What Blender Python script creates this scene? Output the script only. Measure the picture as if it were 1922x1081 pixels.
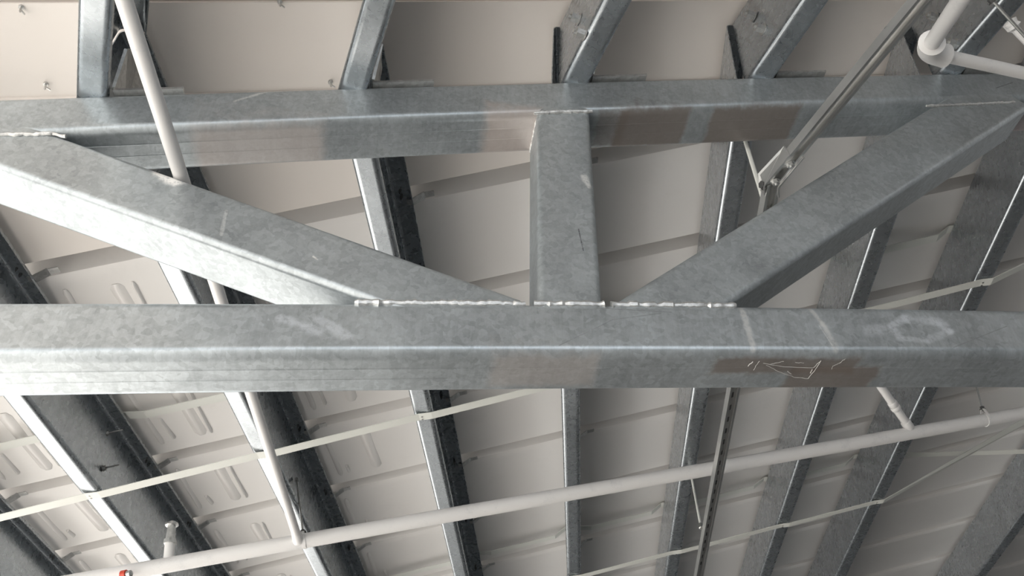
import bpy, bmesh, math, random
from mathutils import Vector as V, Matrix, noise

random.seed(7)
scn = bpy.context.scene
for o in list(bpy.data.objects):
    bpy.data.objects.remove(o)
col = scn.collection

# ------------------------------------------------------------------ survey of the place (metres, z up, floor at 0)
# X runs along the truss, Y away from the viewer, Z up
EYE = V((0, 0, 1.6))
FPX, PITCH, ROLL, YAW = 1730.59, 0.72638, 0.0190, 0.12602
D = 1.5653                        # front face of the truss
ZT, ST = 3.7409, 0.2485           # top edge of the top chord: height at x=0, slope
ZB, SB = 2.9347, 0.1216           # top edge of the bottom chord
HS = 0.15                         # hollow section size
AN, AF = -0.21865, 0.19719        # bearings of the purlins on either side of the truss
HP = 0.345                        # purlin depth
FLG = 0.078                       # purlin flange

# ------------------------------------------------------------------ camera
fw = V((math.sin(YAW) * math.cos(PITCH), math.cos(YAW) * math.cos(PITCH), math.sin(PITCH)))
r0 = V((math.cos(YAW), -math.sin(YAW), 0))
u0 = r0.cross(fw)
rt = math.cos(ROLL) * r0 + math.sin(ROLL) * u0
up = -math.sin(ROLL) * r0 + math.cos(ROLL) * u0
cam = bpy.data.cameras.new('camera')
cam.sensor_width = 36
cam.lens = 36 * FPX / 1922
cam.clip_start = 0.05
cam_o = bpy.data.objects.new('camera', cam)
col.objects.link(cam_o)
M = Matrix.Identity(4)
for i in range(3):
    M[i][0], M[i][1], M[i][2], M[i][3] = rt[i], up[i], -fw[i], EYE[i]
cam_o.matrix_world = M
scn.camera = cam_o

# ------------------------------------------------------------------ light: sky all round, sun on the open ground to the left
SUN_STRENGTH, SKY_STRENGTH, EXPOSURE = 15.0, 1.9, 0.20
world = bpy.data.worlds.new('sky')
scn.world = world
world.use_nodes = True
wn = world.node_tree.nodes['Background']
wn.inputs[0].default_value = (0.88, 0.94, 1.0, 1)
wn.inputs[1].default_value = SKY_STRENGTH
sun = bpy.data.lights.new('sun', 'SUN')
sun.energy = SUN_STRENGTH
sun.angle = math.radians(1.0)
sun.color = (1.0, 0.97, 0.925)
sun_o = bpy.data.objects.new('sun', sun)
col.objects.link(sun_o)
sun_dir = V((0.72, 0.10, -0.80))                      # comes from the left
sun_o.rotation_euler = sun_dir.to_track_quat('-Z', 'Y').to_euler()
scn.view_settings.view_transform = 'Standard'
scn.view_settings.look = 'None'
scn.view_settings.exposure = EXPOSURE
scn.view_settings.gamma = 1
scn.view_settings.use_curve_mapping = False

# ------------------------------------------------------------------ geometry of the roof planes
ZUP = V((0, 0, 1))
O = V((0, D, ZT))
c_dir = V((1, 0, ST))
dfar = V((math.sin(AF), math.cos(AF), 0))
dnear = V((-math.sin(AN), -math.cos(AN), 0))
def plane_axes(d):
    n = c_dir.cross(d).normalized()
    if n.z < 0: n = -n
    t = d.cross(n)
    if t.x < 0: t = -t
    return n, t
nf, tf = plane_axes(dfar)
nn, tn = plane_axes(dnear)
def far(s, t, n=0.0): return O + dfar * s + tf * t + nf * n
def near(s, t, n=0.0): return O + dnear * s + tn * t + nn * n

def ray(x, y):
    return fw + rt * ((x - 961) / FPX) - up * ((y - 540.5) / FPX)
def at(x, y, depth):
    return EYE + ray(x, y) * depth
def on(x, y, p0, n):
    d = ray(x, y)
    return EYE + d * ((p0 - EYE).dot(n) / d.dot(n))

# ------------------------------------------------------------------ materials
def nodes_of(name):
    m = bpy.data.materials.new(name)
    m.use_nodes = True
    nt = m.node_tree
    b = nt.nodes['Principled BSDF']
    return m, nt, b
def N(nt, typ, **kw):
    n = nt.nodes.new(typ)
    for k, v in kw.items(): setattr(n, k, v)
    return n
def math_(nt, op, a, b=None, clamp=False):
    n = N(nt, 'ShaderNodeMath', operation=op, use_clamp=clamp)
    for i, v in enumerate((a, b)):
        if v is None: continue
        if isinstance(v, (int, float)): n.inputs[i].default_value = v
        else: nt.links.new(v, n.inputs[i])
    return n.outputs[0]
def vmath(nt, op, a, b=None, out=0):
    n = N(nt, 'ShaderNodeVectorMath', operation=op)
    for i, v in enumerate((a, b)):
        if v is None: continue
        if isinstance(v, (tuple, list, V)): n.inputs[i].default_value = v
        else: nt.links.new(v, n.inputs[i])
    return n.outputs[out]
def mixc(nt, fac, a, b, mode='MIX'):
    n = N(nt, 'ShaderNodeMix', data_type='RGBA', blend_type=mode)
    for k, v in ((0, fac), (6, a), (7, b)):
        if isinstance(v, (int, float)): n.inputs[k].default_value = v
        elif isinstance(v, tuple): n.inputs[k].default_value = (*v, 1) if len(v) == 3 else v
        else: nt.links.new(v, n.inputs[k])
    return n.outputs[2]
def ramp(nt, val, lo, hi, a=0.0, b=1.0):
    n = N(nt, 'ShaderNodeMapRange', interpolation_type='SMOOTHSTEP')
    nt.links.new(val, n.inputs[0])
    n.inputs[1].default_value, n.inputs[2].default_value = lo, hi
    n.inputs[3].default_value, n.inputs[4].default_value = a, b
    return n.outputs[0]
def noise_tex(nt, vec, scale, detail=3, rough=0.55):
    n = N(nt, 'ShaderNodeTexNoise')
    n.inputs['Scale'].default_value = scale
    n.inputs['Detail'].default_value = detail
    n.inputs['Roughness'].default_value = rough
    nt.links.new(vec, n.inputs['Vector'])
    return n

def galvanized(name, tone=(0.50, 0.53, 0.545), rough=0.42, metal=0.75, spangle=55, contrast=0.30, cloudy=0.75, grain=0.30, vary=0.16, marks=(), streak=0.0, seed=0.0, bump=0.14):
    """hot-dip zinc: spangle cells, cloudy tarnish, fine scratches; marks = list of (kind, data) patches and lines of another colour"""
    m, nt, b = nodes_of(name)
    tc = N(nt, 'ShaderNodeTexCoord')
    p = vmath(nt, 'ADD', tc.outputs['Object'], (seed, seed * 1.7, -seed))
    wob = noise_tex(nt, p, 30, 2)
    pw = vmath(nt, 'ADD', p, vmath(nt, 'SCALE', vmath(nt, 'SUBTRACT', wob.outputs['Color'], (0.5, 0.5, 0.5)), None))
    pw.node.inputs[1].links[0].from_node.inputs['Scale'].default_value = 0.03
    vo = N(nt, 'ShaderNodeTexVoronoi'); vo.inputs['Scale'].default_value = spangle
    nt.links.new(pw, vo.inputs['Vector'])
    cell = N(nt, 'ShaderNodeSeparateColor'); nt.links.new(vo.outputs['Color'], cell.inputs[0])
    cloud = noise_tex(nt, p, 5.5, 5, 0.62)
    fine = noise_tex(nt, p, 140, 3, 0.6)
    v = math_(nt, 'MULTIPLY', math_(nt, 'SUBTRACT', cell.outputs[0], 0.5), contrast)
    v = math_(nt, 'ADD', v, math_(nt, 'MULTIPLY', math_(nt, 'SUBTRACT', cloud.outputs[0], 0.5), cloudy))
    v = math_(nt, 'ADD', v, math_(nt, 'MULTIPLY', math_(nt, 'SUBTRACT', fine.outputs[0], 0.5), grain))
    if streak:
        sc = N(nt, 'ShaderNodeMapping'); nt.links.new(p, sc.inputs[0]); sc.inputs['Scale'].default_value = (90, 6, 6)
        st = noise_tex(nt, sc.outputs[0], 1.0, 4, 0.7)
        v = math_(nt, 'ADD', v, math_(nt, 'MULTIPLY', math_(nt, 'SUBTRACT', st.outputs[0], 0.5), streak))
    v = math_(nt, 'ADD', v, 1.0)
    base = N(nt, 'ShaderNodeVectorMath', operation='SCALE')
    base.inputs[0].default_value = tone
    nt.links.new(v, base.inputs['Scale'])
    colr = base.outputs[0]
    rgh = math_(nt, 'ADD', math_(nt, 'MULTIPLY', math_(nt, 'SUBTRACT', cell.outputs[1], 0.5), 0.05), rough)
    rgh = math_(nt, 'ADD', rgh, math_(nt, 'MULTIPLY', math_(nt, 'SUBTRACT', cloud.outputs[0], 0.5), vary), True)
    met = None
    edge = noise_tex(nt, tc.outputs['Object'], 28, 4, 0.6)
    edgev = math_(nt, 'MULTIPLY', math_(nt, 'SUBTRACT', edge.outputs[0], 0.5), 0.03)
    for kind, data, colour, amount in marks:
        if kind == 'box':                          # data = centre, half size
            q = vmath(nt, 'ABSOLUTE', vmath(nt, 'SUBTRACT', tc.outputs['Object'], data[0]))
            q = vmath(nt, 'SUBTRACT', q, data[1])
            sx = N(nt, 'ShaderNodeSeparateXYZ'); nt.links.new(q, sx.inputs[0])
            dist = math_(nt, 'MAXIMUM', math_(nt, 'MAXIMUM', sx.outputs[0], sx.outputs[1]), sx.outputs[2])
            dist = math_(nt, 'ADD', dist, edgev)
            mask = ramp(nt, dist, data[2] if len(data) > 2 else 0.006, -0.010)
        else:                                      # 'line': data = a, b, half width
            a, bb, wdt = V(data[0]), V(data[1]), data[2]
            ab = bb - a
            pa = vmath(nt, 'SUBTRACT', tc.outputs['Object'], a)
            hpar = math_(nt, 'DIVIDE', vmath(nt, 'DOT_PRODUCT', pa, ab, 1), ab.length_squared, True)
            sc = N(nt, 'ShaderNodeVectorMath', operation='SCALE'); sc.inputs[0].default_value = ab
            nt.links.new(hpar, sc.inputs['Scale'])
            dist = vmath(nt, 'LENGTH', vmath(nt, 'SUBTRACT', pa, sc.outputs[0]), None, 1)
            dist = math_(nt, 'ADD', dist, math_(nt, 'MULTIPLY', edgev, min(1.0, wdt * 50)))
            mask = ramp(nt, dist, wdt, wdt * 0.3)
        mask = math_(nt, 'MULTIPLY', mask, amount)
        if kind == 'line':
            mask = math_(nt, 'MULTIPLY', mask, ramp(nt, fine.outputs[0], 0.30, 0.55, 0.35, 1.0))
        colr = mixc(nt, mask, colr, colour)
        inv = math_(nt, 'SUBTRACT', 1.0, math_(nt, 'MULTIPLY', mask, 0.7))
        met = inv if met is None else math_(nt, 'MULTIPLY', met, inv)
    nt.links.new(colr, b.inputs['Base Color'])
    nt.links.new(rgh, b.inputs['Roughness'])
    if met is None: b.inputs['Metallic'].default_value = metal
    else: nt.links.new(math_(nt, 'MULTIPLY', met, metal), b.inputs['Metallic'])
    bp = N(nt, 'ShaderNodeBump'); bp.inputs['Strength'].default_value = bump; bp.inputs['Distance'].default_value = 0.004
    nt.links.new(math_(nt, 'ADD', cloud.outputs[0], math_(nt, 'MULTIPLY', fine.outputs[0], 0.12)), bp.inputs['Height'])
    nt.links.new(bp.outputs[0], b.inputs['Normal'])
    return m

def painted(name, tone, rough=0.5, dirt=0.25, dirt_col=(0.35, 0.36, 0.37), scale=9, coat=0.0, bump=0.05, spec=0.5):
    m, nt, b = nodes_of(name)
    tc = N(nt, 'ShaderNodeTexCoord')
    a = noise_tex(nt, tc.outputs['Object'], scale, 5, 0.65)
    f = noise_tex(nt, tc.outputs['Object'], scale * 12, 3, 0.6)
    mask = ramp(nt, math_(nt, 'ADD', a.outputs[0], math_(nt, 'MULTIPLY', math_(nt, 'SUBTRACT', f.outputs[0], 0.5), 0.35)), 0.52, 0.85, 0, dirt)
    nt.links.new(mixc(nt, mask, tone, dirt_col), b.inputs['Base Color'])
    b.inputs['Roughness'].default_value = rough
    b.inputs['Specular IOR Level'].default_value = spec
    b.inputs['Coat Weight'].default_value = coat
    b.inputs['Coat Roughness'].default_value = 0.12
    bp = N(nt, 'ShaderNodeBump'); bp.inputs['Strength'].default_value = bump; bp.inputs['Distance'].default_value = 0.003
    nt.links.new(a.outputs[0], bp.inputs['Height']); nt.links.new(bp.outputs[0], b.inputs['Normal'])
    return m

TRUSS_BASE = V((0.35, D + HS / 2, ZB - HS))
def tb(x, y, z): return tuple(V((x, y, z)) - TRUSS_BASE)
pD, nY = V((0, D, 0)), V((0, 1, 0))
def front(x, y): return tuple(on(x, y, pD, nY) - TRUSS_BASE)          # a mark on the truss's front face
def chord_under(x, y, z0, s):                                         # a mark on the underside of a chord
    n = V((-s, 0, 1)).normalized()
    return on(x, y, V((0, D, z0 - HS)), n) - TRUSS_BASE
BROWN = (0.16, 0.135, 0.12)  # brown tint for patches on the chord undersides
PALE = (0.74, 0.74, 0.72)
BLUE = (0.66, 0.69, 0.74)
WARM_SHEEN = (0.62, 0.54, 0.50)  # warm reflected brightness painted into the top chord's underside
def under_box(x0, x1, y0, y1, z0, s, soft=0.010):
    a, b = chord_under(x0, y0, z0, s), chord_under(x1, y1, z0, s)
    c = (a + b) / 2
    return (tuple(c), (abs(b.x - a.x) / 2, abs(b.y - a.y) / 2 + 0.004, abs(b.z - a.z) / 2 + 0.012), soft)

m_bottom = galvanized('galvanized_chord_bottom', (0.455, 0.49, 0.51), 0.35, 0.66, 75, 0.22, cloudy=0.7, streak=0.36, marks=[
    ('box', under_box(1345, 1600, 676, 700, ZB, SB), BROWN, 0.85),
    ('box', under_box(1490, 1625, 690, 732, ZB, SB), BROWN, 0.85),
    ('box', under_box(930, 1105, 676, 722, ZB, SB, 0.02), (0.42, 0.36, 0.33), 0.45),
    ('line', (front(1390, 572), front(1415, 655), 0.011), (0.66, 0.65, 0.63), 0.55),
    ('line', (front(1516, 573), front(1545, 610), 0.008), (0.66, 0.65, 0.63), 0.5),
    ('line', (front(1545, 608), front(1572, 660), 0.013), (0.66, 0.65, 0.63), 0.5),
    ('line', (front(1632, 622), front(1655, 615), 0.024), BLUE, 0.32),
    ('line', (front(1672, 612), front(1700, 598), 0.016), BLUE, 0.42),
    ('line', (front(1700, 598), front(1760, 604), 0.018), BLUE, 0.35),
    ('line', (front(1760, 604), front(1784, 620), 0.020), BLUE, 0.45),
    ('line', (front(1784, 620), front(1740, 640), 0.013), BLUE, 0.35),
    ('line', (front(1740, 640), front(1690, 634), 0.011), BLUE, 0.3),
    ('line', (front(1690, 634), front(1672, 612), 0.015), BLUE, 0.4),
    ('line', (front(530, 597), front(600, 622), 0.016), BLUE, 0.45),
    ('line', (front(600, 600), front(655, 632), 0.018), BLUE, 0.45),
    ('line', (front(1060, 574), front(1260, 586), 0.0022), (0.22, 0.23, 0.24), 0.8),
    ('line', (front(1050, 648), front(1150, 600), 0.0020), (0.22, 0.23, 0.24), 0.7),
    ('line', (front(1150, 600), front(1240, 588), 0.0018), (0.22, 0.23, 0.24), 0.6),
    ('line', (front(1790, 652), front(1890, 612), 0.0020), (0.22, 0.23, 0.24), 0.7),
    ('line', (front(1538, 612), front(1562, 648), 0.0016), (0.75, 0.76, 0.76), 0.7),
])
m_top = galvanized('galvanized_chord_top', (0.41, 0.445, 0.465), 0.35, 0.66, 95, 0.18, cloudy=0.7, streak=0.36, seed=3.1, marks=[
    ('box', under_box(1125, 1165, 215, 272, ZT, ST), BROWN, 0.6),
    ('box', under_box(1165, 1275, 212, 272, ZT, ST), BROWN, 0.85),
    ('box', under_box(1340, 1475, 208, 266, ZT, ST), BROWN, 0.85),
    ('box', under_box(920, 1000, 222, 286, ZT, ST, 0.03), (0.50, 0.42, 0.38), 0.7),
    ('box', under_box(370, 600, 250, 300, ZT, ST, 0.03), WARM_SHEEN, 0.5),
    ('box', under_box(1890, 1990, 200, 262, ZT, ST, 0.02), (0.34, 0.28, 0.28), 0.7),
    ('line', (front(440, 190), front(500, 172), 0.005), PALE, 0.6),
    ('line', (front(1870, 165), front(1900, 155), 0.003), (0.1, 0.1, 0.1), 0.7),
])
m_brace = galvanized('galvanized_brace', (0.40, 0.43, 0.445), 0.38, 0.58, 80, 0.22, cloudy=0.75, seed=5.7, marks=[
    ('line', (front(298, 324), front(332, 340), 0.024), (0.85, 0.84, 0.82), 1.0),
    ('line', (front(1086, 430), front(1095, 470), 0.0025), (0.08, 0.08, 0.09), 0.9),
    ('line', (front(1095, 330), front(1106, 350), 0.012), PALE, 0.7),
    ('line', (front(588, 481), front(596, 487), 0.0035), (0.85, 0.85, 0.82), 0.9),
    ('line', (front(425, 395), front(415, 440), 0.006), PALE, 0.4),
])
m_weld = galvanized('weld_metal', (0.66, 0.66, 0.65), 0.42, 0.7, 200, 0.25, bump=0.05)
m_purlin = galvanized('galvanized_purlin', (0.46, 0.49, 0.515), 0.28, 0.88, 60, 0.10, vary=0.03, cloudy=0.45, grain=0.12, seed=9.0, bump=0.0)
m_plate = galvanized('galvanized_plate', (0.50, 0.50, 0.49), 0.40, 0.78, 80, 0.25, seed=2.0)
m_strut = galvanized('bright_strut', (0.58, 0.58, 0.57), 0.33, 0.86, 25, 0.04, cloudy=0.10, grain=0.0, seed=4.0, bump=0.0)
m_rod = galvanized('dull_rod', (0.36, 0.36, 0.35), 0.35, 0.85, 30, 0.05, cloudy=0.2, grain=0.0, bump=0.0)
m_deck = painted('deck_paint', (0.77, 0.745, 0.725), 0.34, 0.10, (0.42, 0.40, 0.38), 4, 0.35, 0.02)
m_flash = painted('flashing_paint', (0.80, 0.745, 0.70), 0.40, 0.08, (0.45, 0.42, 0.40), 3, 0.25, 0.02)
m_strap = painted('strap_zinc', (0.70, 0.705, 0.665), 0.45, 0.12, (0.45, 0.45, 0.43), 12, 0.0, 0.03)
m_pipe = painted('white_pipe_paint', (0.74, 0.725, 0.715), 0.42, 0.40, (0.42, 0.43, 0.45), 16, 0.15, 0.10)
m_dark = painted('dark_steel', (0.05, 0.05, 0.05), 0.5, 0.2, (0.12, 0.11, 0.10), 30)
m_red = painted('red_cap', (0.55, 0.06, 0.03), 0.4, 0.3, (0.2, 0.03, 0.02), 40)
m_web = painted('cobweb', (0.45, 0.44, 0.42), 0.6, 0.2, (0.5, 0.5, 0.5), 40)
m_floor = painted('floor_concrete', (0.13, 0.128, 0.125), 0.7, 0.4, (0.10, 0.099, 0.098), 1.3, 0, 0.2)
m_ground = painted('pale_paving', (0.55, 0.53, 0.50), 0.8, 0.4, (0.42, 0.41, 0.40), 0.6, 0, 0.2)
m_shade_wall = painted('shade_wall_sheet', (0.16, 0.165, 0.17), 0.6, 0.3, (0.12, 0.12, 0.125), 1.0)

# ------------------------------------------------------------------ builders
def thing(name, loc, label=None, cat=None, group=None, kind=None):
    o = bpy.data.objects.new(name, None)
    o.empty_display_size = 0.1
    col.objects.link(o)
    o.location = loc
    tag(o, label, cat, group, kind)
    return o
def tag(o, label=None, cat=None, group=None, kind=None):
    for k, v in (('label', label), ('category', cat), ('group', group), ('kind', kind)):
        if v: o[k] = v
    return o
def link(name, bm, mat, parent=None, loc=None, smooth=True, angle=40):
    """bm is in world coordinates; the object's origin becomes its parent's origin (or loc)"""
    base = V((0, 0, 0))
    p = parent
    while p is not None:
        base += p.location
        p = p.parent
    org = loc if loc is not None else base
    bmesh.ops.translate(bm, verts=bm.verts, vec=-org)
    bmesh.ops.recalc_face_normals(bm, faces=bm.faces)
    me = bpy.data.meshes.new(name)
    bm.to_mesh(me); bm.free()
    me.materials.append(mat)
    if smooth:
        me.shade_smooth()
        me.set_sharp_from_angle(angle=math.radians(angle))
    o = bpy.data.objects.new(name, me)
    col.objects.link(o)
    if name in ('channel', 'top_chord', 'bottom_chord', 'diagonal_brace', 'post'):
        wm = o.modifiers.new('normals', 'WEIGHTED_NORMAL'); wm.keep_sharp = True; wm.weight = 100
    if parent is not None:
        o.parent = parent
        o.location = org - base
    else:
        o.location = org
    return o

def loft(bm, rings, closed=True, cap=True):
    vs = [[bm.verts.new(p) for p in r] for r in rings]
    n = len(rings[0])
    for a, b in zip(vs, vs[1:]):
        for i in range(n if closed else n - 1):
            j = (i + 1) % n
            bm.faces.new((a[i], a[j], b[j], b[i]))
    if cap:
        bm.faces.new(list(reversed(vs[0]))); bm.faces.new(vs[-1])
def round_rect(w, h, r, seg=4):
    pts = []
    for cx, cy, a0 in ((w - r, r, -90), (w - r, h - r, 0), (r, h - r, 90), (r, r, 180)):
        for k in range(seg + 1):
            a = math.radians(a0 + 90 * k / seg)
            pts.append((cx + r * math.cos(a), cy + r * math.sin(a)))
    return pts
def frame_of(d):
    d = d.normalized()
    a = ZUP if abs(d.z) < 0.9 else V((1, 0, 0))
    u = d.cross(a).normalized()
    return d, u, u.cross(d)
def tube(bm, pts, rad, seg=14, cap=True, jitter=0.0):
    rings = []
    for i, p in enumerate(pts):
        d = (pts[min(i + 1, len(pts) - 1)] - pts[max(i - 1, 0)])
        d, u, v = frame_of(d)
        r = rad[i] if isinstance(rad, (list, tuple)) else rad
        ring = []
        for k in range(seg):
            a = 2 * math.pi * k / seg
            q = r * (1 + jitter * (random.random() - 0.5)) if jitter else r
            ring.append(p + u * (q * math.cos(a)) + v * (q * math.sin(a)))
        rings.append(ring)
    loft(bm, rings, True, cap)
def box(bm, c, ax, ay, az):
    """c centre, ax/ay/az half-extent vectors"""
    vs = [bm.verts.new(c + ax * i + ay * j + az * k) for i in (-1, 1) for j in (-1, 1) for k in (-1, 1)]
    for f in ((0, 1, 3, 2), (4, 6, 7, 5), (0, 4, 5, 1), (2, 3, 7, 6), (0, 2, 6, 4), (1, 5, 7, 3)):
        bm.faces.new([vs[i] for i in f])
def bar(bm, a, b, w, t, side=None):
    d = (b - a)
    dn, u, v = frame_of(d)
    if side is not None:
        u = (side - dn * side.dot(dn)).normalized(); v = u.cross(dn)
    box(bm, (a + b) / 2, d / 2, u * (w / 2), v * (t / 2))
def hex_bolt(bm, p, axis, r=0.009, hgt=0.007, shank=0.0, sr=0.0045):
    d, u, v = frame_of(axis)
    def ring(rr, off, n): return [p + d * off + u * (rr * math.cos(2 * math.pi * k / n)) + v * (rr * math.sin(2 * math.pi * k / n)) for k in range(n)]
    loft(bm, [ring(r * 1.35, 0, 16), ring(r * 1.35, 0.0018, 16)])
    loft(bm, [ring(r, 0.0018, 6), ring(r, 0.0018 + hgt, 6)])
    if shank: loft(bm, [ring(sr, hgt, 10), ring(sr, hgt + shank, 10)])

# ------------------------------------------------------------------ setting: floor, roof, unseen walls added to shape the light
def slab(name, x0, x1, y0, y1, z0, z1, mat):
    bm = bmesh.new()
    box(bm, V(((x0 + x1) / 2, (y0 + y1) / 2, (z0 + z1) / 2)), V(((x1 - x0) / 2, 0, 0)), V((0, (y1 - y0) / 2, 0)), V((0, 0, (z1 - z0) / 2)))
    tag(link(name, bm, mat, loc=V(((x0 + x1) / 2, (y0 + y1) / 2, z0)), smooth=False), kind='structure')
slab('floor', -1.1, 9.2, -25, 12.2, -0.2, 0.0, m_floor)  # unseen; dark slab beside pale paving, split to shape the bounce light
slab('ground', -30, -1.1, -25, 35, -0.25, -0.02, m_ground)
slab('shade_wall_right', 8.4, 8.6, -4.0, 12, 0, 6.6, m_shade_wall)  # unseen, added to keep sky light off the right side
slab('shade_wall_back', -1.1, 3.6, -4.0, -3.8, 0, 2.1, m_shade_wall)      # unseen, added; open above, to let sky onto the front faces
slab('shade_wall_back', 3.6, 8.4, -4.0, -3.8, 0, 6.6, m_shade_wall)  # unseen, full height so the front faces darken to the right
slab('shade_wall_front', -1.1, 8.4, 11.8, 12.0, 0, 6.6, m_shade_wall)  # unseen, added so light comes in mainly from the left

JOINT = 1.521                     # the sheets on either side meet along this line
NDECK = 0.346                     # deck above the purlins' underside plane
GROOVES = [0.64, 1.20, 1.87, 2.44, 3.04, 3.645, 4.28]
while GROOVES[-1] < 11: GROOVES.append(GROOVES[-1] + 0.61)
T0, T1 = -3.2, 7.4
ceiling = thing('ceiling', O, kind='structure')
TH = 0.006
def pan_profile(s0, s1, first=False):
    """one sheet: groove at its near edge, then the flat pan; (along, up) pairs from underneath"""
    p = []
    if not first:
        p += [(s0 - 0.014, 0.004), (s0 + 0.001, 0.005), (s0 + 0.006, 0.078), (s0 + 0.066, 0.078), (s0 + 0.094, 0.010), (s0 + 0.112, 0.002), (s0 + 0.135, 0.0)]
    else:
        p += [(s0, 0.0)]
    p += [((s0 + s1) / 2 + 0.05, -0.003), (s1 - 0.05, 0.0), (s1 - 0.008, -0.003), (s1 + 0.003, -0.005)]
    return p
def deck_panel(fn, prof, t0, t1, keep, mat):
    bm = bmesh.new()
    under = [(a, NDECK + b) for a, b in prof]
    over = [(a, b + TH) for a, b in reversed(under)]
    loop = under + over
    rings = [[fn(a, t, n) for a, n in loop] for t in (t0, t1)]
    loft(bm, rings)
    if keep is not None:
        co, no = keep
        geom = bm.verts[:] + bm.edges[:] + bm.faces[:]
        r = bmesh.ops.bisect_plane(bm, geom=geom, plane_co=co, plane_no=no, clear_inner=True)
        es = [e for e in r['geom_cut'] if isinstance(e, bmesh.types.BMEdge)]
        if es: bmesh.ops.holes_fill(bm, edges=es)
    if not bm.faces:
        bm.free(); return None
    return link('deck_panel', bm, mat, ceiling, angle=25)
keep_far = (V((0, JOINT + 0.004, 0)), V((0, 1, 0)))
first_pan = deck_panel(far, pan_profile(-1.75, GROOVES[0], True), T0, T1, keep_far, m_flash)
pans = []
for a, b in zip(GROOVES, GROOVES[1:]):
    pans.append(deck_panel(far, pan_profile(a, b), T0, T1, keep_far, m_deck))
# near side: a wide closure sheet along the truss, then sheets laid the same way
def near_xy(dist, x, n):          # dist towards the viewer from the truss front, x along the truss
    y = D - dist
    s = dist / -dnear.y
    p = O + c_dir * x
    return V((p.x, y, p.z)) + nn * n + V((0, 0, (-(nn.y) / nn.z) * (y - D)))
NEAR_EDGES = [D - JOINT - 0.006, 0.66]
while NEAR_EDGES[-1] < 4.8: NEAR_EDGES.append(NEAR_EDGES[-1] + 0.61)
flash = deck_panel(near_xy, pan_profile(NEAR_EDGES[0], NEAR_EDGES[1], True), T0, T1, None, m_flash)
for a, b in zip(NEAR_EDGES[1:], NEAR_EDGES[2:]):
    deck_panel(near_xy, pan_profile(a, b), T0, T1, None, m_flash)
# pressed stiffening ribs in the pans of the lower-lying bays
def stiffener(pan, s0, s1, t0, t1, w, hgt=0.013):
    bm = bmesh.new()
    rings = []
    L = s1 - s0
    for k, (e, q) in enumerate(((0, 0.15), (0.06, 1), (0.94, 1), (1, 0.15))):
        s = s0 + L * e; t = t0 + (t1 - t0) * e
        ring = []
        for u, hh in ((-1, 0), (-0.55, 0.75), (0, 1), (0.55, 0.75), (1, 0)):
            ring.append(far(s, t + u * w / 2 * (0.4 + 0.6 * q), NDECK + 0.001 - 0.003 - hgt * hh * q))
        rings.append(ring)
    loft(bm, rings, True, True)
    return link('stiffener_rib', bm, m_deck, pan)
RIBS = [(-0.02, 0.024, 0.16, 0.06), (0.04, 0.016, 0.42, 0.08), (0.155, 0.050, 0.18, 0.06), (0.205, 0.018, 0.2, 0.06)]
for gi in range(0, 6):
    for bay, keep_n in ((-2.235, 4), (-1.597, 4), (-0.9425, 2 if gi > 2 else 3)):
        tb0 = (V((bay, D, ZT + ST * bay)) - O).dot(tf) + 0.23
        for j, (dt, w, e0, e1) in enumerate(RIBS[:keep_n]):
            s0 = GROOVES[gi] + e0 + random.uniform(-0.015, 0.015); s1 = GROOVES[gi + 1] - e1
            t = tb0 + dt + random.uniform(-0.01, 0.01)
            stiffener(pans[gi], s0, s1, t, t + random.uniform(-0.006, 0.012), w)
def deck_z(x, y):                 # underside of the far deck above (x, y)
    p = O + nf * NDECK
    return p.z - (nf.x * (x - p.x) + nf.y * (y - p.y)) / nf.z
def cap_strip(name, y0, y1, dz0, dz1, mat):
    bm = bmesh.new()
    loft(bm, [[V((x, y, deck_z(x, y if y > JOINT else 2 * JOINT - y) + dz)) for y, dz in ((y0, dz0), (y1, dz0), (y1, dz1), (y0, dz1))] for x in (-3.0, 7.0)])
    tag(link(name, bm, mat, loc=V((0, y0, deck_z(0, JOINT))), smooth=False), kind='structure')
cap_strip('trim_1', JOINT - 0.09, JOINT + 0.09, 0.016, 0.022, m_flash)      # ridge flashing over the joint
cap_strip('trim_2', 1.826, 1.850, -0.011, -0.001, m_flash)                  # lap strip above the top chord
for px, py in ((40, 12), (86, 157), (525, 2), (620, 153)):
    p = on(px, py, O + nf * (NDECK - 0.001), nf)
    bm = bmesh.new()
    tube(bm, [p + nf * 0.002, p - nf * 0.006, p - nf * 0.0061, p - nf * 0.026, p - nf * 0.032], [0.0075, 0.0075, 0.0032, 0.0032, 0.0006], 8)
    ang = random.random() * 3
    w = V((math.cos(ang), math.sin(ang), 0))
    box(bm, p - nf * 0.016 + w * 0.008, w * 0.008, nf * 0.003, w.cross(nf) * 0.0012)
    link('screw', bm, m_strut, first_pan)

# ------------------------------------------------------------------ truss of square hollow sections
truss = thing('roof_truss', TRUSS_BASE, 'large galvanized box-section truss crossing the whole view under the roof', 'truss')
def bow(x): return 0.004 - 0.008 * ((x - 0.35) / 1.25) ** 2 if -1.6 < x < 2.3 else -0.0155
SEC = round_rect(HS, HS, 0.025, 6) + [(0.050, 0.0), (0.0525, -0.0016), (0.055, 0.0), (0.088, 0.0), (0.090, -0.001), (0.092, 0.0)]
def chord(name, z0, s, mat):
    bm = bmesh.new()
    rings = []
    for i in range(49):
        x = -2.9 + i * 0.14
        rings.append([V((x, D + a, z0 + s * x + bow(x) - HS + b)) for a, b in SEC])
    loft(bm, rings)
    # the folded seam ridge along the underside
    return link(name, bm, mat, truss, angle=35)
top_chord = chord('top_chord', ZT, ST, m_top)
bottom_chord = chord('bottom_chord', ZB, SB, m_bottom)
REC = 0.0005
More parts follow.
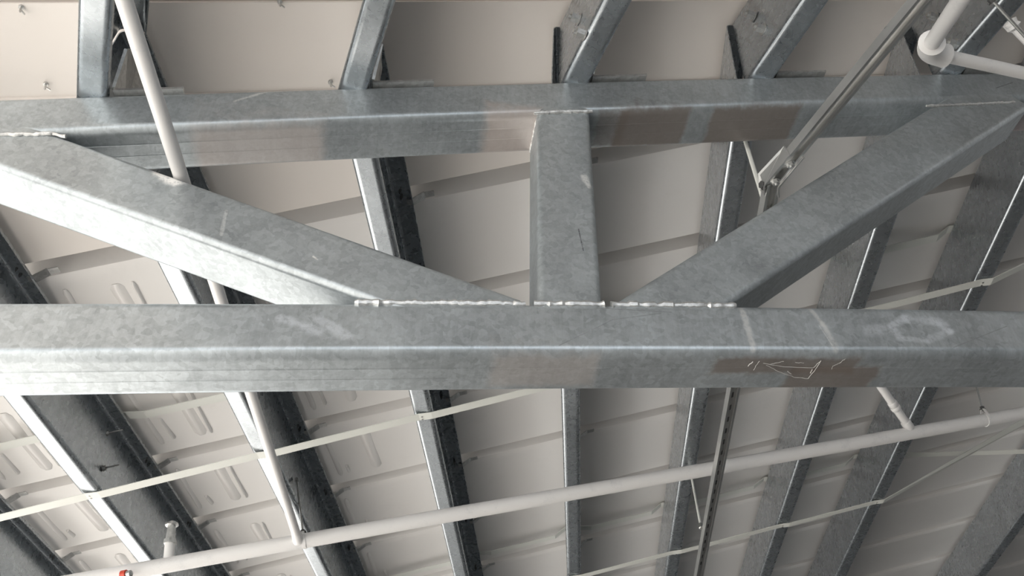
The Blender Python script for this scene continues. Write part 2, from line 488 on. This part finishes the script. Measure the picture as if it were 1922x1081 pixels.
def member(name, a0, b0, a1, b1, mat):
    """a: points of the upper (or left) front edge, b: of the lower (or right) one, as (x, z)"""
    bm = bmesh.new()
    rings = []
    for A, B in ((a0, b0), (a1, b1)):
        A, B = V((A[0], 0, A[1])), V((B[0], 0, B[1]))
        e = (B - A)
        L = e.length
        rings.append([A + e * (q / L) + V((0, D + REC + dd, 0)) for dd, q in round_rect(HS - 2 * REC, L, 0.017, 5)])
    loft(bm, rings)
    return link(name, bm, mat, truss, angle=35)
def ln(p, q, x): return p[1] + (q[1] - p[1]) * (x - p[0]) / (q[0] - p[0])
def cut(p0, q0, p1, q1, xa, xb):
    """square-ended brace between two edge lines, from xa to xb on the upper line"""
    out = []
    dx, dz = q0[0] - p0[0], q0[1] - p0[1]
    L = math.hypot(dx, dz); nx, nz = dz / L, -dx / L
    for x in (xa, xb):
        A = (x, ln(p0, q0, x))
        w = 0.0
        # step along the normal to the lower line
        lo, hi = 0.0, 0.5
        for _ in range(50):
            m = (lo + hi) / 2
            X, Z = A[0] + nx * m, A[1] + nz * m
            if Z > ln(p1, q1, X): lo = m
            else: hi = m
        out += [A, (A[0] + nx * lo, A[1] + nz * lo)]
    return out
Z6 = 1.6
k = cut((-0.898, 1.741 + Z6), (0.197, 1.383 + Z6), (-1.004, 1.613 + Z6), (-0.182, 1.346 + Z6), -1.35, 0.22)
member('diagonal_brace', k[0], k[1], k[2], k[3], m_brace)
k = cut((0.464, 1.417 + Z6), (1.487, 2.327 + Z6), (0.735, 1.442 + Z6), (1.694, 2.27 + Z6), 0.43, 1.72)
member('diagonal_brace', k[0], k[1], k[2], k[3], m_brace)
PL = 0.2599
zt_in = ZT + ST * (PL + HS / 2) - HS + 0.030
member('post', (PL - 0.001, ZB + SB * PL - 0.02), (PL + HS - 0.001, ZB + SB * PL - 0.02), (PL, zt_in), (PL + HS, zt_in + 0.004), m_brace)
def weld(pts, r=0.0085):
    bm = bmesh.new()
    P = []
    for a, b in zip(pts, pts[1:]):
        n = max(2, int((b - a).length / 0.007))
        P += [a.lerp(b, i / n) for i in range(n)]
    P.append(pts[-1])
    P = [p + V((random.uniform(-1, 1), random.uniform(-1, 1), random.uniform(-1, 1))) * 0.0012 for p in P]
    tube(bm, P, [r * random.uniform(0.72, 1.25) for _ in P], 8)
    return link('weld_bead', bm, m_weld, truss)
def ctop(x, dy=0.004, dz=-0.006): return V((x, D + dy, ZB + SB * x + bow(x) + dz))
def gx(px, py): return on(px, py, pD, nY).x
weld([ctop(gx(q, 557)) for q in (668, 760, 860, 985)])
weld([ctop(gx(q, 558)) for q in (1003, 1060, 1134)])
weld([ctop(gx(q, 560)) for q in (1148, 1260, 1380)])
weld([on(q, w, V((0, D - 0.001, 0)), nY) for q, w in ((1003, 213), (1060, 210), (1112, 209))], 0.006)
weld([V((PL + 0.004, D + yy, ZT + ST * PL + bow(PL) - HS - 0.002)) for yy in (0.02, 0.07, 0.14)], 0.006)
weld([on(q, w, V((0, D - 0.001, 0)), nY) for q, w in ((0, 253), (100, 251), (124, 257))], 0.005)
weld([on(q, w, V((0, D - 0.001, 0)), nY) for q, w in ((1738, 199), (1800, 197), (1905, 192))], 0.005)
a = V(chord_under(1885, 255, ZT, ST)) + TRUSS_BASE; b = V(chord_under(1921, 192, ZT, ST)) + TRUSS_BASE
weld([a, a.lerp(b, 0.5), b], 0.009)

# ------------------------------------------------------------------ C purlins
LEAN = 0.012
def fillet(pts, r, seg=4):
    out = [pts[0]]
    for a, p, b in zip(pts, pts[1:], pts[2:]):
        a, p, b = V((*a, 0)), V((*p, 0)), V((*b, 0))
        u, v = (a - p).normalized(), (b - p).normalized()
        for i in range(seg + 1):
            w = i / seg
            q = p + u * (r * (1 - w) ** 2) + v * (r * w ** 2)
            out.append((q.x, q.y))
    out.append(pts[-1])
    return out
def c_section(b=FLG, h=HP, lip=0.018, th=0.003, r=0.019):
    ctr = fillet([(b, lip + 0.004), (b, 0), (0, 0), (0, h), (b, h), (b, h - lip - 0.004)], r)
    n = len(ctr)
    nrm = []
    for i in range(n):
        a, c = ctr[max(0, i - 1)], ctr[min(n - 1, i + 1)]
        d = V((c[0] - a[0], c[1] - a[1])).normalized()
        nrm.append(V((-d.y, d.x)))
    inner = [(p[0] - q.x * th, p[1] - q.y * th) for p, q in zip(ctr, nrm)]
    loop = list(ctr) + list(reversed(inner))
    return [(x + LEAN * y / h, y) for x, y in loop]
CSEC = c_section()
def purlin(x, d, s0, s1, label, group, ycut, sgn):
    base = V((x, D, ZT + ST * x)) + d * s0
    root = thing('purlin', base, label, 'purlin', group)
    ax = d.cross(ZUP)
    if ax.x < 0: ax = -ax
    bm = bmesh.new()
    P0 = V((x, D, ZT + ST * x))
    rings = [[P0 + d * s + ax * u + ZUP * w for u, w in CSEC] for s in (s0, s0 + (s1 - s0) * 0.25, s0 + (s1 - s0) * 0.5, s1)]
    loft(bm, rings)
    r = bmesh.ops.bisect_plane(bm, geom=bm.verts[:] + bm.edges[:] + bm.faces[:], plane_co=V((0, ycut, 0)), plane_no=V((0, sgn, 0)), clear_inner=True)
    bmesh.ops.holes_fill(bm, edges=[e for e in r['geom_cut'] if isinstance(e, bmesh.types.BMEdge)])
    link('channel', bm, m_purlin, root, angle=40)
    return root, P0, ax
SPEC_FAR = [
    (-2.235, 'dark galvanized purlin cut by the lower left corner of the photo'),
    (-1.597, 'dark galvanized purlin with broad bright flange and two protruding web bolts'),
    (-0.9425, 'galvanized purlin with bright flange beside the lower end of the long white branch pipe'),
    (-0.3037, 'galvanized purlin seen in the left truss gap, third bright-edged one from the lower left'),
    (0.2992, 'galvanized purlin seen straight from below, its lower flange hanging under the post'),
    (0.8844, 'galvanized purlin with thin bright edge just left of the lower strut channel'),
    (1.5307, 'galvanized purlin with bright edge crossing behind the right diagonal brace'),
    (2.109, 'galvanized purlin under which the flat straps bend upward, before the wide bay'),
    (3.37, 'wide dark galvanized purlin cut by the lower right corner, beyond the wide bay'),
]
far_purlins = []
for x, lab in SPEC_FAR:
    root, P0, ax = purlin(x, dfar, 0.0, 10.0, lab, 'purlins beyond the truss', D + 0.037, 1)
    far_purlins.append((root, P0, ax, x))
    t_here = (P0 - O).dot(tf)
    s_here = (P0 - O).dot(dfar)
    clip_me = screw_me = None
    for g in GROOVES[:9]:
        s = g + 0.045 - s_here
        if s < 0.1: continue
        q = P0 + dfar * s
        if clip_me is None:
            bm = bmesh.new()
            a = q + ax * (FLG + LEAN - 0.004) + ZUP * (HP - 0.010)
            b = q + ax * (FLG + LEAN + 0.036) + ZUP * (HP + 0.024)
            bar(bm, a, b, 0.034, 0.004, dfar)
            bar(bm, b, b + tf * 0.035, 0.026, 0.003, dfar)
            bar(bm, a - ax * 0.02, a, 0.026, 0.003, dfar)
            co = link('deck_clip', bm, m_plate, root, smooth=False)
            clip_me = (co, s)
            bm = bmesh.new()
            for dd, r in ((-0.05, 0.0045), (-0.022, 0.006)):
                p = q + dfar * dd + ax * (FLG * 0.62) + ZUP * (HP - 0.003)
                tube(bm, [p, p - ZUP * 0.006, p - ZUP * 0.016], [r, r, r * 0.4], 8)
            so = link('screw', bm, m_dark, root)
            screw_me = so
        else:
            for src in (clip_me[0], screw_me):
                c2 = src.copy(); col.objects.link(c2); c2.parent = root
                c2.location = src.location + dfar * (s - clip_me[1])
# bolts that stick out of the web of the second purlin
def web_point(i, px, py):
    root, P0, ax, x = far_purlins[i]
    return on(px, py, P0 + ax * 0.010, ax)
for px, py in ((200, 813), (193, 879)):
    root, P0, ax, x = far_purlins[1]
    p = web_point(1, px, py)
    bm = bmesh.new(); hex_bolt(bm, p, ax + ZUP * 0.25, 0.010, 0.010, 0.055, 0.0035)
    link('bolt', bm, m_rod, root)
SPEC_NEAR = [
    (-0.9311, 'galvanized roof purlin above the top chord next to the long white branch pipe'),
    (-0.2879, 'galvanized roof purlin above the top chord between white branch pipe and post'),
    (0.3336, 'galvanized roof purlin above the top chord over the post, two nuts on its web'),
    (0.9202, 'galvanized roof purlin above the top chord left of strut channel, nuts on web'),
    (1.5861, 'galvanized roof purlin above the top chord behind the white pipe elbow'),
]
BOLTS = {2: ((1083, 35), (1094, 64)), 3: ((1411, 29), (1429, 54)), 4: ((1752, 32), (1789, 82))}
for i, (x, lab) in enumerate(SPEC_NEAR):
    root, P0, ax = purlin(x, dnear, -0.10, 5.2, lab, 'purlins on the viewer\'s side of the truss', D + 0.030, -1)
    for px, py in BOLTS.get(i, ()):
        p = on(px, py, P0 - ax * 0.003, ax)
        bm = bmesh.new(); hex_bolt(bm, p + ax * 0.006, -ax, 0.014, 0.024, 0.010, 0.007)
        link('bolt', bm, m_plate, root, smooth=False)
    # angle cleat: a leg lying on the chord, a leg standing beside the flange
    z0 = ZT + ST * x
    slope = V((1, 0, ST)).normalized()
    bm = bmesh.new()
    o0 = V((x + FLG + 0.012, D - 0.012, 0)); o0.z = ZT + ST * o0.x + bow(o0.x) + 0.005
    a = o0 + V((0, 0.07, 0))
    box(bm, a + slope * 0.085, slope * 0.085, V((0, 0.065, 0)), V((0, 0, 0.004)))
    link('cleat', bm, m_plate, root, smooth=False)
    bm = bmesh.new()
    q = [o0, o0 + V((0, 0.13, 0)), o0 + V((0, 0.13, 0.24)), o0 + V((-0.012, 0.05, 0.24)) , o0 + dnear * 0.05 + V((0, 0, 0.10))]
    th = ax * 0.004
    loft(bm, [[p - th + V((0, 0, 0.004)) for p in q], [p + th + V((0, 0, 0.004)) for p in q]])
    link('cleat', bm, m_plate, root, smooth=False)

# ------------------------------------------------------------------ flat bridging straps
def strap(pts, across, w, label, nm=0.0014, group='flat straps across the purlins', twist=0, turn=0.0):
    root = thing('strap', pts[0], label, 'strap', group)
    bm = bmesh.new()
    rings = []
    for i, p in enumerate(pts):
        d = (pts[min(i + 1, len(pts) - 1)] - pts[max(i - 1, 0)]).normalized()
        a = (across - d * across.dot(d)).normalized()
        if twist and i >= len(pts) - twist: a = Matrix.Rotation(turn, 3, d) @ a
        n = a.cross(d)
        if n.z < 0: n = -n
        rings.append([p + a * (w / 2) + n * nm, p - a * (w / 2) + n * nm, p - a * (w / 2) - n * nm, p + a * (w / 2) - n * nm])
    loft(bm, rings)
    link('flat_bar', bm, m_strap, root, smooth=False)
    return root
def under_far(i, s_roof, off=-0.0025, u=0.04):
    root, P0, ax, x = far_purlins[i]
    s = s_roof - (P0 - O).dot(dfar)
    return P0 + dfar * s + ax * u + ZUP * off
def strap_screws(root, s_roof, ids, ox=(0.0,)):
    for i in ids:
        for o in ox:
            p = under_far(i, s_roof + 0.008, -0.004, 0.035 + o)
            for dd in (-0.008, 0.010):
                bm = bmesh.new(); hex_bolt(bm, p + dfar * dd - ZUP * 0.0004, -ZUP, 0.0045, 0.003)
                link('screw', bm, m_rod, root)
for sr0, sr1, idx0, lab_low, lab_up in (
        (1.56, 1.50, 0, 'pale flat strap under the purlins, passing above the middle of the white main pipe', 'pale flat strap against the roof deck seen through the right gap and at far left'),
        (3.345, 3.41, 3, 'pale flat strap under the purlins below the white main pipe at lower right', 'pale flat strap against the roof deck behind and below the white main pipe')):
    pts = []
    for i in range(0, 8):              # dips under every flange
        sr = sr0 + (sr1 - sr0) * (i / 7.0)
        pts += [under_far(i, sr, -0.0018 - 0.006, FLG * 0.3), under_far(i, sr, -0.0018, FLG - 0.004)]
    root9, P9, ax9, x9 = far_purlins[8]
    end = P9 + dfar * (sr1 + 0.02 - (P9 - O).dot(dfar)) + ZUP * (HP - 0.03) - ax9 * 0.004
    pts.append(end)
    r_ = strap(pts, dfar, 0.044, lab_low, twist=1, turn=math.radians(-40))
    strap_screws(r_, sr1, (7,))
    strap_screws(r_, sr0 + (sr1 - sr0) * 3 / 7, (3,))
    strap_screws(r_, sr0 + (sr1 - sr0) * 6 / 7, (6,))
    strap_screws(r_, sr0 + (sr1 - sr0) * 1 / 7, (1,))
    # upper one lies on the top flanges, under the deck
    su = 1.53 if sr0 < 2 else 3.49
    pts = []
    for i in range(0, 8):              # rides over every top flange and sags between
        pts += [under_far(i, su, HP + 0.0022, 0.0), under_far(i, su, HP + 0.0040, FLG + LEAN + 0.004)]
        if i < 7:
            a, b = under_far(i, su, HP, FLG), under_far(i + 1, su, HP, 0)
            for w in (0.14, 0.5, 0.86):
                q = a.lerp(b, w); k = (q - O).dot(nf)
                pts.append(q + nf * (NDECK - 0.046 - k))
    if sr0 > 2:
        e = P9 + dfar * (su - 0.05 - (P9 - O).dot(dfar)) + ZUP * 0.02 - ax9 * 0.004
        pts.append(e)
    strap([far(su, -3.1, NDECK - 0.02)] + pts, dfar, 0.048, lab_up)

# ------------------------------------------------------------------ white sprinkler pipes
PM = O + V((0, 0, -0.25))
mA, mE = on(300, 1063, PM, nf), on(1900, 779, PM, nf)
mdir = (mE - mA).normalized()
MR = 0.0300
main = thing('sprinkler_main', mA, 'thick white painted sprinkler main pipe crossing the lower half of the view', 'pipe')
bm = bmesh.new(); tube(bm, [mA - mdir * 1.4, mA, mE, mE + mdir * 1.5], MR, 24)
link('pipe', bm, m_pipe, main)
def main_at(px, py):
    best = None
    for i in range(0, 801):
        q = mA + mdir * (-0.6 + i * 0.007)
        e = q - EYE
        x = 961 + FPX * e.dot(rt) / e.dot(fw)
        if best is None or abs(x - px) < best[0]: best = (abs(x - px), q)
    return best[1]
# long branch pipe
T = main_at(562, 1020)
# passes just over the left diagonal
def diag_top(x): return ln((-0.898, 1.741 + Z6), (0.197, 1.383 + Z6), x)
best = None
for i in range(60):
    dd = 1.6 + i * 0.008
    n0 = at(233, 0, dd)
    w = (D + 0.02 - n0.y) / (T.y - n0.y)
    q = n0.lerp(T, w)
    e = abs(q.z - (diag_top(q.x) + 0.019 / math.cos(0.315) + 0.002))
    if best is None or e < best[0]: best = (e, n0)
n0 = best[1]
bdir = (T - n0).normalized()
BR = 0.0178
branch = thing('branch_pipe', T, 'long white branch pipe passing over the left diagonal brace down to the main', 'pipe', 'white branch pipes')
bm = bmesh.new(); tube(bm, [n0 - bdir * 0.9, n0, T - bdir * 0.030], BR, 20)
link('pipe', bm, m_pipe, branch)
bm = bmesh.new(); tube(bm, [T - bdir * 0.075, T - bdir * 0.072, T - bdir * 0.034, T - bdir * 0.022], [BR * 1.02, BR * 1.12, BR * 1.18, BR * 1.5], 20)
link('weld_outlet', bm, m_pipe, branch)

# short branch with coupling at the right
T2 = main_at(1714, 806)
e2 = at(1630, 692, (T2 - EYE).dot(fw) - 0.12)
d2 = (e2 - T2).normalized()
sb = thing('branch_pipe', T2, 'short white branch pipe with couplings joining the main at lower right', 'pipe', 'white branch pipes')
bm = bmesh.new(); tube(bm, [T2 + d2 * 0.020, T2 + d2 * 0.55], 0.0185, 18)
link('pipe', bm, m_pipe, sb)
for s0, s1, r in ((0.03, 0.075, 0.0235), (0.155, 0.175, 0.0235), (0.178, 0.205, 0.022)):
    bm = bmesh.new(); tube(bm, [T2 + d2 * s0, T2 + d2 * (s0 + 0.004), T2 + d2 * (s1 - 0.004), T2 + d2 * s1], [r * 0.9, r, r, r * 0.9], 18)
    link('coupling', bm, m_pipe, sb)

# elbowed pipe, upper right
EL = at(1738, 97, 2.46)
A1 = at(1812, -14, 2.10); B1 = at(1990, 152, 2.62)
da, db = (A1 - EL).normalized(), (B1 - EL).normalized()
ep = thing('elbow_pipe', EL, 'white pipe with a ninety degree elbow hanging before the top chord at upper right', 'pipe')
bm = bmesh.new(); tube(bm, [EL + da * 0.045, EL + da * 0.9], 0.0205, 20); link('pipe', bm, m_pipe, ep)
bm = bmesh.new(); tube(bm, [EL + db * 0.045, EL + db * 1.6], 0.0175, 20); link('pipe', bm, m_pipe, ep)
bm = bmesh.new()
pts = []
for i in range(11):
    w = i / 10
    pts.append(EL + da * (0.052 * (1 - w) ** 2) + db * (0.052 * w ** 2))
tube(bm, [EL + da * 0.066, EL + da * 0.064] + pts + [EL + db * 0.064, EL + db * 0.066], [0.025, 0.0345] + [0.0310] * 11 + [0.0325, 0.022], 22)
link('elbow', bm, m_pipe, ep)

# rod and painted clamp in the upper right corner
ra, rb = at(1846, -18, 2.55), at(1945, 92, 2.55)
rd = thing('threaded_rod', ra, 'thin dark rod slanting across the upper right corner', 'rod', 'thin steel rods')
bm = bmesh.new(); tube(bm, [ra, rb], 0.0045, 10); link('shaft', bm, m_rod, rd)
bm = bmesh.new(); q = at(1865, 3, 2.55); hex_bolt(bm, q, ra - rb, 0.011, 0.012); link('nut', bm, m_dark, rd)
ca, cb = at(1897, 46, 2.66), at(1960, 112, 2.66)
cl = thing('capped_pipe', ca, 'small paint-crusted white pipe end behind the rod in the upper right corner', 'pipe')
bm = bmesh.new(); tube(bm, [ca, cb], 0.012, 14); link('pipe', bm, m_pipe, cl)
bm = bmesh.new()
cd = (cb - ca).normalized()
tube(bm, [ca - cd * 0.012, ca - cd * 0.008, ca + cd * 0.004, ca + cd * 0.012, ca + cd * 0.02], [0.012, 0.021, 0.018, 0.022, 0.012], 12, jitter=0.35)
link('clamp', bm, m_pipe, cl, smooth=False)

# ------------------------------------------------------------------ hangers on the main pipe
def ring_clamp(parent, c, axis, r, w=0.012, th=0.0025):
    d, u, v = frame_of(axis)
    bm = bmesh.new()
    prof = [(r + 0.0005, -w / 2), (r + th, -w / 2), (r + th, w / 2), (r + 0.0005, w / 2)]
    rings = []
    for k in range(28):
        a = 2 * math.pi * k / 28
        e = u * math.cos(a) + v * math.sin(a)
        rings.append([c + e * q + d * z for q, z in prof])
    rings.append(rings[0])
    loft(bm, rings, True, False)
    bmesh.ops.remove_doubles(bm, verts=bm.verts, dist=1e-6)
    return link('ring', bm, m_pipe, parent)
def hanger(c, top, label):
    root = thing('pipe_hanger', c, label, 'hanger', 'rod hangers of the white main')
    ring_clamp(root, c, mdir, MR)
    d = (top - c).normalized()
    bm = bmesh.new()
    n_, u_, v_ = frame_of(mdir)
    side = mdir.cross(d).normalized()
    for sg in (-1, 1):
        bar(bm, c + d * 0.012 + side * (sg * (MR + 0.001)), c + d * (MR + 0.028) + side * (sg * 0.006), 0.012, 0.0025, mdir)
    link('yoke', bm, m_pipe, root, smooth=False)
    bm = bmesh.new(); hex_bolt(bm, c + d * (MR + 0.024), d, 0.010, 0.012); link('nut', bm, m_dark, root)
    bm = bmesh.new(); tube(bm, [c + d * (MR + 0.015), top], 0.0042, 10); link('rod', bm, m_rod, root)
    bm = bmesh.new(); tube(bm, [top - d * 0.02, top - d * 0.008, top], [0.008, 0.009, 0.008], 6); link('nut', bm, m_rod, root)
    return root
c1 = main_at(572, 1020)
root3, P3, ax3, x3 = far_purlins[2]
hanger(c1, on(556, 898, P3 + ax3 * 0.02, ax3), 'steel rod hanger holding the white main beside the long branch pipe')
c2_ = main_at(1850, 785)
hanger(c2_, on(1800, 712, P3 * 0 + far_purlins[7][1] + far_purlins[7][2] * 0.06, far_purlins[7][2]) if False else c2_ + V((-0.02, -0.10, 0.52)), 'steel rod hanger and ring holding the white main near the right edge')

# ------------------------------------------------------------------ sprinkler heads
sp0 = main_at(316, 1061)
sprig = thing('upright_sprinkler', sp0, 'small paint-spattered upright sprinkler standing on the main at lower left', 'sprinkler')
sd = (ZUP + V((-0.16, -0.02, 0))).normalized()
bm = bmesh.new(); tube(bm, [sp0 + sd * 0.02, sp0 + sd * 0.088], 0.020, 16); link('nipple', bm, m_pipe, sprig)
bm = bmesh.new(); tube(bm, [sp0 + sd * 0.085, sp0 + sd * 0.088, sp0 + sd * 0.105, sp0 + sd * 0.108], [0.020, 0.026, 0.026, 0.018], 6); link('hex_fitting', bm, m_plate, sprig)
bm = bmesh.new(); tube(bm, [sp0 + sd * 0.105, sp0 + sd * 0.165], [0.020, 0.016], 12, jitter=0.1); link('sprinkler_body', bm, m_plate, sprig)
bm = bmesh.new(); tube(bm, [sp0 + sd * 0.163, sp0 + sd * 0.166, sp0 + sd * 0.176, sp0 + sd * 0.179], [0.016, 0.026, 0.024, 0.014], 12, jitter=0.18); link('deflector', bm, m_strut, sprig)
rp = at(232, 1079, (sp0 - EYE).dot(fw) - 0.10)
rh = thing('sprinkler', rp, 'small red sprinkler cap peeking in at the bottom edge, lower left', 'sprinkler')
bm = bmesh.new()
dd = (rt * 0.9 + up * 0.2 - fw * 0.1).normalized()
tube(bm, [rp - dd * 0.012, rp - dd * 0.008, rp + dd * 0.012, rp + dd * 0.014], [0.010, 0.018, 0.018, 0.012], 14); link('cap', bm, m_red, rh)
bm = bmesh.new(); tube(bm, [rp + dd * 0.012, rp + dd * 0.03, rp + dd * 0.036], [0.013, 0.014, 0.006], 10); link('frame', bm, m_plate, rh)

# ------------------------------------------------------------------ strut channels (slotted brace), hinged together
def strut_section(w=0.041, h=0.024, lip=0.009, th=0.0028, turn=0.007):
    """open face towards +v; (u, v) loop"""
    o = [(-w / 2 + lip, h / 2 - turn), (-w / 2 + lip, h / 2), (-w / 2, h / 2), (-w / 2, -h / 2), (w / 2, -h / 2), (w / 2, h / 2), (w / 2 - lip, h / 2), (w / 2 - lip, h / 2 - turn)]
    i = [(w / 2 - lip + th, h / 2 - turn), (w / 2 - lip + th, h / 2 - th), (w / 2 - th, h / 2 - th), (w / 2 - th, -h / 2 + th), (-w / 2 + th, -h / 2 + th), (-w / 2 + th, h / 2 - th), (-w / 2 + lip - th, h / 2 - th), (-w / 2 + lip - th, h / 2 - turn)]
    return o + i
def strut(parent, a, b, face):
    d = (b - a).normalized()
    v = (face - d * face.dot(d)).normalized()
    u = v.cross(d)
    bm = bmesh.new()
    loft(bm, [[p + u * x + v * y for x, y in strut_section()] for p in (a, b)])
    o = link('channel', bm, m_strut, parent, smooth=False)
    return o, d, u, v
HG = at(1452, 334, 2.50)
U1 = at(1752, -30, 2.03)
L1 = at(1300, 1140, 5.0)
brace = thing('sway_brace', HG, 'pair of slotted strut channels hinged together, crossing the truss at right', 'brace')
uu = (U1 - HG).normalized()
o1, d1, u1, v1 = strut(brace, U1 + uu * 0.6, HG - uu * 0.012, V((0.30, -0.35, -0.9)))
ld = (L1 - HG).normalized()
o2, d2_, u2, v2 = strut(brace, HG + ld * -0.02 + V((0.004, 0.03, 0.0)), L1, V((0.25, -0.4, -0.9)))
# slots along the lower channel, seen as dark marks on its lip
for i in range(26):
    p = HG + V((0.004, 0.03, 0)) + ld * (0.45 + i * 0.085) + v2 * 0.0121 - u2 * 0.0
    bm = bmesh.new()
    box(bm, p - u2 * 0.004 - v2 * 0.004, ld * 0.016, u2 * 0.004, v2 * 0.001)
    link('slot', bm, m_dark, brace, smooth=False)
# hinge fitting: two plates and bolts
bm = bmesh.new()
hp0 = HG - u1 * 0.0
sidev = u1
for sg in (-1, 1):
    c = HG + u1 * (sg * 0.024)
    q = [c + d1 * -0.10 - v1 * 0.020, c + d1 * -0.10 + v1 * 0.016, c + d1 * 0.02 + v1 * 0.016, c + ld * 0.06 + v1 * 0.012, c + ld * 0.07 - v1 * 0.02, c + d1 * 0.02 - v1 * 0.03]
    loft(bm, [[p - u1 * 0.0025 for p in q], [p + u1 * 0.0025 for p in q]])
link('hinge_plate', bm, m_strut, brace, smooth=False)
for off in (-0.07, 0.0):
    bm = bmesh.new(); hex_bolt(bm, HG + d1 * off + v1 * 0.012, v1, 0.010, 0.009, 0.006); link('bolt', bm, m_strut, brace)
bm = bmesh.new(); hex_bolt(bm, HG + ld * 0.03 + u1 * -0.027, -u1, 0.011, 0.009); link('bolt', bm, m_dark, brace)

def thin_rod(a, b, r, label):
    o = thing('brace_rod', a, label, 'rod', 'thin steel rods')
    bm = bmesh.new(); tube(bm, [a, b], r, 8); link('shaft', bm, m_strap, o)
    bm = bmesh.new(); d = (b - a).normalized(); tube(bm, [b - d * 0.03, b - d * 0.004, b], [r * 1.6, r * 1.8, r * 1.2], 8); link('end_fitting', bm, m_rod, o)
def lower_at(y):
    best = None
    for i in range(600):
        q = HG.lerp(L1, i / 599)
        e = q - EYE; yy = 540.5 - FPX * e.dot(up) / e.dot(fw)
        if best is None or abs(yy - y) < best[0]: best = (abs(yy - y), q)
    return best[1]
r6, P6, ax6, x6 = far_purlins[5]
qa = on(1393, 246, P6 + ax6 * 0.05 + ZUP * -0.002, ZUP)
qb = at(1439, 395, (lower_at(395) - EYE).dot(fw))
thin_rod(qa, qb, 0.0066, 'thin pale rod seen in the right truss gap beside the hinge')
qa = on(1296, 885, P6 + ZUP * -0.002, ZUP)
qb = at(1316, 992, (lower_at(992) - EYE).dot(fw))
thin_rod(qa, qb, 0.0056, 'thin pale rod below the white main, left of the lower strut channel')

# ------------------------------------------------------------------ scraps of cobweb under the splice
def under_pt(px, py, drop=0.003):
    return V(chord_under(px, py, ZB, SB)) + TRUSS_BASE - V((0, 0, drop))
cw = thing('cobweb', under_pt(1480, 690), 'wispy pale cobweb strands hanging under the splice of the bottom chord', 'cobweb')
for pts, r in ((((1432, 678), (1470, 684), (1525, 687), (1538, 676)), 0.0011), (((1437, 682), (1460, 694), (1490, 705), (1515, 706), (1530, 690), (1540, 674)), 0.0012),
               (((1445, 679), (1455, 676), (1470, 675)), 0.0009), (((1492, 678), (1508, 677)), 0.0008), (((1560, 690), (1562, 682), (1575, 678), (1585, 668)), 0.0007),
               (((1424, 673), (1418, 684), (1414, 692)), 0.0008), (((1478, 694), (1484, 699)), 0.0018), (((1524, 690), (1520, 697)), 0.0016), (((1403, 683), (1412, 674)), 0.0016)):
    P = [under_pt(x, y, 0.004 + 0.004 * random.random()) for x, y in pts]
    Q = []
    for a, b in zip(P, P[1:]):
        Q += [a.lerp(b, i / 5) + V((random.uniform(-1, 1), random.uniform(-1, 1), random.uniform(-1, 1))) * 0.0008 for i in range(5)]
    Q.append(P[-1])
    bm = bmesh.new(); tube(bm, Q, r * 0.6, 5, jitter=0.4)
    link('strand', bm, m_web, cw)
